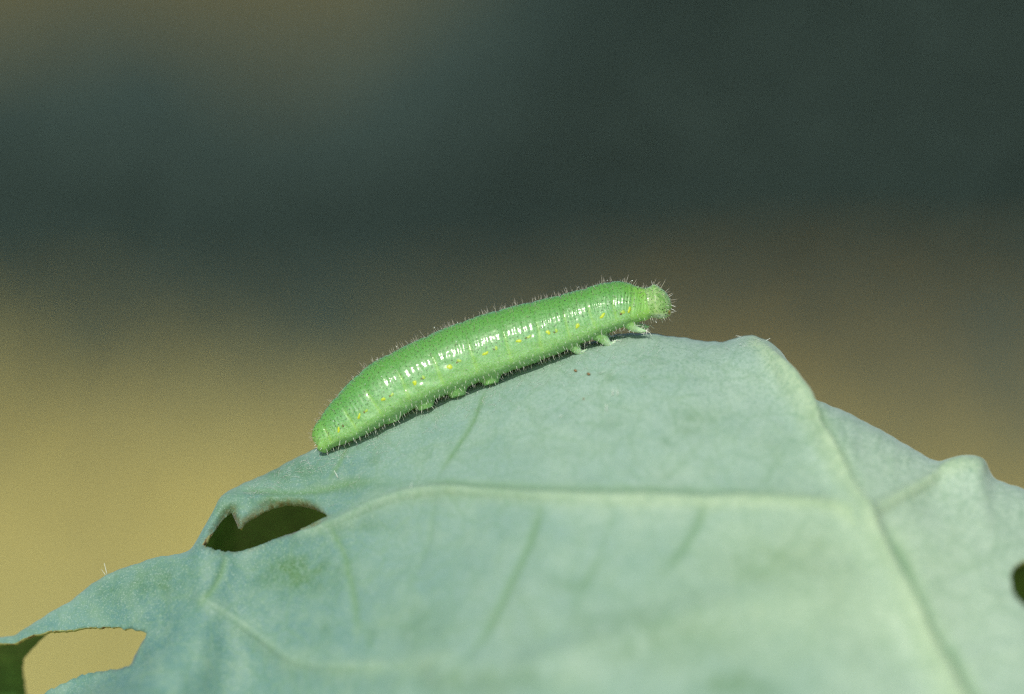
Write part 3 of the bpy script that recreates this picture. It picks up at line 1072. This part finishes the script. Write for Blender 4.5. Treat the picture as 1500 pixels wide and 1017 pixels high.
for x, y, a, b in FAINT:
    patch('faint_yellow_spot', x, y, a, b, -0.4, M_spot2, 0.002)
for x, y, r_ in [(502.5, 624, 1.8), (533.5, 604, 1.8), (571, 580.5, 1.6), (618, 555, 1.6), (669.5, 531, 1.7), (723.5, 512, 1.6), (770.5, 495.5, 1.7), (812, 487, 1.5), (909.5, 460, 2.0)]:
    patch('spiracle', x, y, r_, r_ * 0.8, 0.5, M_spir, 0.004)
# jaw
g = NG('jaw_amber')
g.set(Base_Color=(0.20, 0.17, 0.035), Roughness=0.35)
patch('jaw', 980.5, 457.5, 1.6, 4.4, 0.35, g.m, 0.007)
g = NG('eye_dot_dark')
g.set(Base_Color=(0.03, 0.025, 0.02), Roughness=0.2)
M_eye = g.m
for x, y in [(974, 452), (976, 456), (972.5, 457.5), (975, 461), (970.5, 453.5)]:
    patch('eye_dot', x, y, 0.9, 0.9, 0, M_eye, 0.004)

# dark bristle bases, bristles, fringe
g = NG('bristle_base_dark')
g.set(Base_Color=(0.022, 0.035, 0.015), Roughness=0.45)
M_dot = g.m
g = NG('bristle_grey')
g.set(Base_Color=(0.42, 0.40, 0.33), Roughness=0.45, Specular_IOR_Level=0.5)
M_br = g.m
g = NG('fringe_white')
g.set(Base_Color=(0.78, 0.82, 0.74), Roughness=0.35, Specular_IOR_Level=0.6)
M_fr = g.m
BNW = BN.copy()
BNW = np.stack([BN[:, 0], -BN[:, 2] * c_ + BN[:, 1] * s_, BN[:, 2] * s_ + BN[:, 1] * c_], -1)


class Bag:
    def __init__(self):
        self.V, self.Fc, self.n = [], [], 0

    def add(self, V, fcs):
        self.V.append(V)
        self.Fc.extend([tuple(i + self.n for i in f_) for f_ in fcs])
        self.n += len(V)

    def cone(self, p, d, L_, r_, bend=None, seg=4):
        u = np.cross(d, [0.3, 0.5, 0.81])
        u /= np.linalg.norm(u)
        v2_ = np.cross(d, u)
        b_ = np.zeros(3) if bend is None else bend
        V = []
        for f_, rr in ((-0.05, 1.0), (0.5, 0.72)):
            cc = p + d * L_ * f_ + b_ * f_ * f_
            for k in range(seg):
                t_ = 2 * np.pi * k / seg
                V.append(cc + rr * r_ * (math.cos(t_) * u + math.sin(t_) * v2_))
        V.append(p + d * L_ + b_)
        fcs = []
        for k in range(seg):
            k2 = (k + 1) % seg
            fcs.append((k, k2, k2 + seg, k + seg))
            fcs.append((k + seg, k2 + seg, 2 * seg))
        self.add(np.array(V), fcs)
        return V[-1]

    def dot(self, p, n_, r_, hgt):
        u = np.cross(n_, [0.3, 0.5, 0.81])
        u /= np.linalg.norm(u)
        v2_ = np.cross(n_, u)
        V = []
        for rr, hh_ in ((1.0, -0.002), (0.75, hgt)):
            for k in range(6):
                t_ = 2 * np.pi * k / 6
                V.append(p + rr * r_ * (math.cos(t_) * u + math.sin(t_) * v2_) + n_ * hh_)
        fcs = [(k, (k + 1) % 6, (k + 1) % 6 + 6, k + 6) for k in range(6)] + [tuple(range(6, 12))]
        self.add(np.array(V), fcs)

    def ball(self, p, r_):
        V = [p + r_ * np.array(q_) for q_ in ((1, 0, 0), (-1, 0, 0), (0, 1, 0), (0, -1, 0), (0, 0, 1), (0, 0, -1), (.6, .6, .55), (-.6, .6, .55), (.6, -.6, .55), (-.6, -.6, .55))]
        self.add(np.array(V), [(4, 6, 7), (4, 7, 9), (4, 9, 8), (4, 8, 6), (6, 0, 2), (6, 2, 7), (7, 2, 1), (7, 1, 9), (9, 1, 3), (9, 3, 8), (8, 3, 0), (8, 0, 6), (5, 2, 0), (5, 1, 2), (5, 3, 1), (5, 0, 3)])


dots, bris, fring, drops = Bag(), Bag(), Bag(), Bag()
order = rng.permutation(nv)
taken = {}


def far_enough(p, r_):
    k = tuple(np.floor(p / r_).astype(int))
    for dx in (-1, 0, 1):
        for dy in (-1, 0, 1):
            for dz in (-1, 0, 1):
                for q_ in taken.get((k[0] + dx, k[1] + dy, k[2] + dz), ()):
                    if ((p - q_) ** 2).sum() < r_ * r_:
                        return False
    taken.setdefault(k, []).append(p)
    return True


UPW = W(np.array([0, 1.0, 0])) - W(np.zeros(3))
for i in order[:60000]:
    if leg[i] > 0.5:
        continue
    p, n_ = BW[i], BNW[i]
    hd = head[i] > 0.5
    vv_ = vpos[i]
    if hd:
        if not far_enough(p, 0.026):
            continue
    elif vv_ > -0.05:
        if not far_enough(p, 0.030 if rng.random() < 0.4 else 0.042):
            continue
    elif vv_ > -0.55:
        if not far_enough(p, 0.068):
            continue
    else:
        if not far_enough(p, 0.040):
            continue
    jit = rng.normal(size=3)
    d = n_ + 0.22 * jit
    if hd:
        d = d + np.array([0.25, 0, 0.1])
    d = d / np.linalg.norm(d)
    if vv_ > -0.12 or hd:
        dots.dot(p, n_, rng.uniform(0.0023, 0.0043), 0.003)
        if rng.random() < (0.45 if hd else 0.62):
            continue
        L_ = rng.uniform(0.030, 0.064) * (1.3 if hd else 1)
        if rng.random() < 0.12:
            L_ *= 1.5
        tip = (fring if hd and rng.random() < 0.4 else bris).cone(p, d, L_ * (0.72 if hd else 0.88), 0.0013 if hd else 0.0016, UPW * 0 + rng.normal(size=3) * 0.006)
        if rng.random() < 0.022:
            drops.ball(np.array(tip), rng.uniform(0.003, 0.006))
    elif vv_ > -0.55:
        if rng.random() < 0.5:
            dots.dot(p, n_, rng.uniform(0.0025, 0.004), 0.002)
        fring.cone(p, d, rng.uniform(0.014, 0.028), 0.0012, rng.normal(size=3) * 0.004)
    else:
        d = d - 0.5 * UPW + np.array([0, -0.35, 0])
        d /= np.linalg.norm(d)
        fring.cone(p, d, rng.uniform(0.028, 0.064) * (1.0 if vv_ < -0.75 else 0.5), 0.0015, rng.normal(size=3) * 0.008)
# long bristles of the head
for x, y, dx, dy in [(967, 424, 12, -19), (962, 420, 5, -10), (956, 419, 2, -8), (973, 429, 9, -8), (977, 434, 9, -7), (980, 440, 14, -1), (983, 447, 10, 5), (982, 452, 8, 4), (927, 418, 7, -9), (921, 417, 4, -9), (914, 414, 1, -9), (948, 464, -1, 6), (969, 467, 1, 6), (961, 466, 0, 5)]:
    p = W(P3(x, y, D_BODY + 0.02))
    e = W(P3(x + dx, y + dy, D_BODY + 0.05)) - p
    L_ = np.linalg.norm(e)
    (bris if dy < 3 else fring).cone(p, e / L_, L_, 0.0024, rng.normal(size=3) * 0.008)
# claw hairs at the leg tips
for pth, q_ in LEGSEG:
    for k in range(30):
        pp = W(pth[int(len(pth) * rng.uniform(0.3, 0.98))] + rng.normal(size=3) * 0.012)
        d = rng.normal(size=3) + np.array([0.7, -0.6, -0.5])
        d /= np.linalg.norm(d)
        fring.cone(pp, d, rng.uniform(0.03, 0.065), 0.0018)

for bag, nm, mt, lb in [(dots, 'bristle_bases', M_dot, 'tiny dark dots at the bristle bases'), (bris, 'bristles', M_br, 'short greyish bristles on the back and head'), (fring, 'belly_fringe', M_fr, 'fine white hairs along the belly')]:
    o = mesh_obj(nm, np.vstack(bag.V), bag.Fc, mt, cat)
    o['kind'] = 'stuff'
    o['label'] = lb
g = NG('droplet_clear')
g.set(Base_Color=(0.85, 0.92, 0.88), Roughness=0.08, Specular_IOR_Level=0.8)
o = mesh_obj('bristle_droplets', np.vstack(drops.V), drops.Fc, g.m, cat)
o['kind'] = 'stuff'
o['label'] = 'minute shining droplets on bristle tips'

# ------------------------------------------------------------------ small brown specks lying on the leaf
g = NG('brown_speck')
g.set(Base_Color=g.ramp(g.noise(70.0), [(0.35, (0.07, 0.03, 0.012)), (0.65, (0.30, 0.20, 0.08))]), Roughness=0.5)
M_speck = g.m
for x, y, L_, r_, an, lab in [(842.5, 542, 0.017, 0.010, -0.9, 'tiny brown speck on the leaf below the caterpillar, left of a near pair'),
                              (861.5, 546, 0.016, 0.011, -0.8, 'tiny brown speck on the leaf below the caterpillar, right of a near pair'),
                              (854, 581.5, 0.006, 0.008, 0.2, 'smallest brown speck on the leaf, lying alone below the other two')]:
    p, nn, *_r = surf_at(np.array([x]), np.array([y]))
    base_ = p[0] + nn[0] * r_ * 0.75
    dr = np.array([math.cos(an), math.sin(an), 0.0])
    dr -= nn[0] * (dr @ nn[0])
    dr /= np.linalg.norm(dr)
    q_ = np.linspace(-1, 1, 8)
    pth = W(base_ + dr * (q_ * L_)[:, None])
    rad = r_ * np.sqrt(np.maximum(1.02 - q_ ** 2, 0.03)) * (1 + 0.12 * np.sin(q_ * 9 + x))
    tv, tf = tube(pth, rad, 8)
    o = mesh_obj('leaf_speck', tv - pth.mean(0), tf, M_speck)
    o.location = pth.mean(0)
    o['label'] = lab
    o['category'] = 'speck'
    o['group'] = 'brown specks on the leaf'
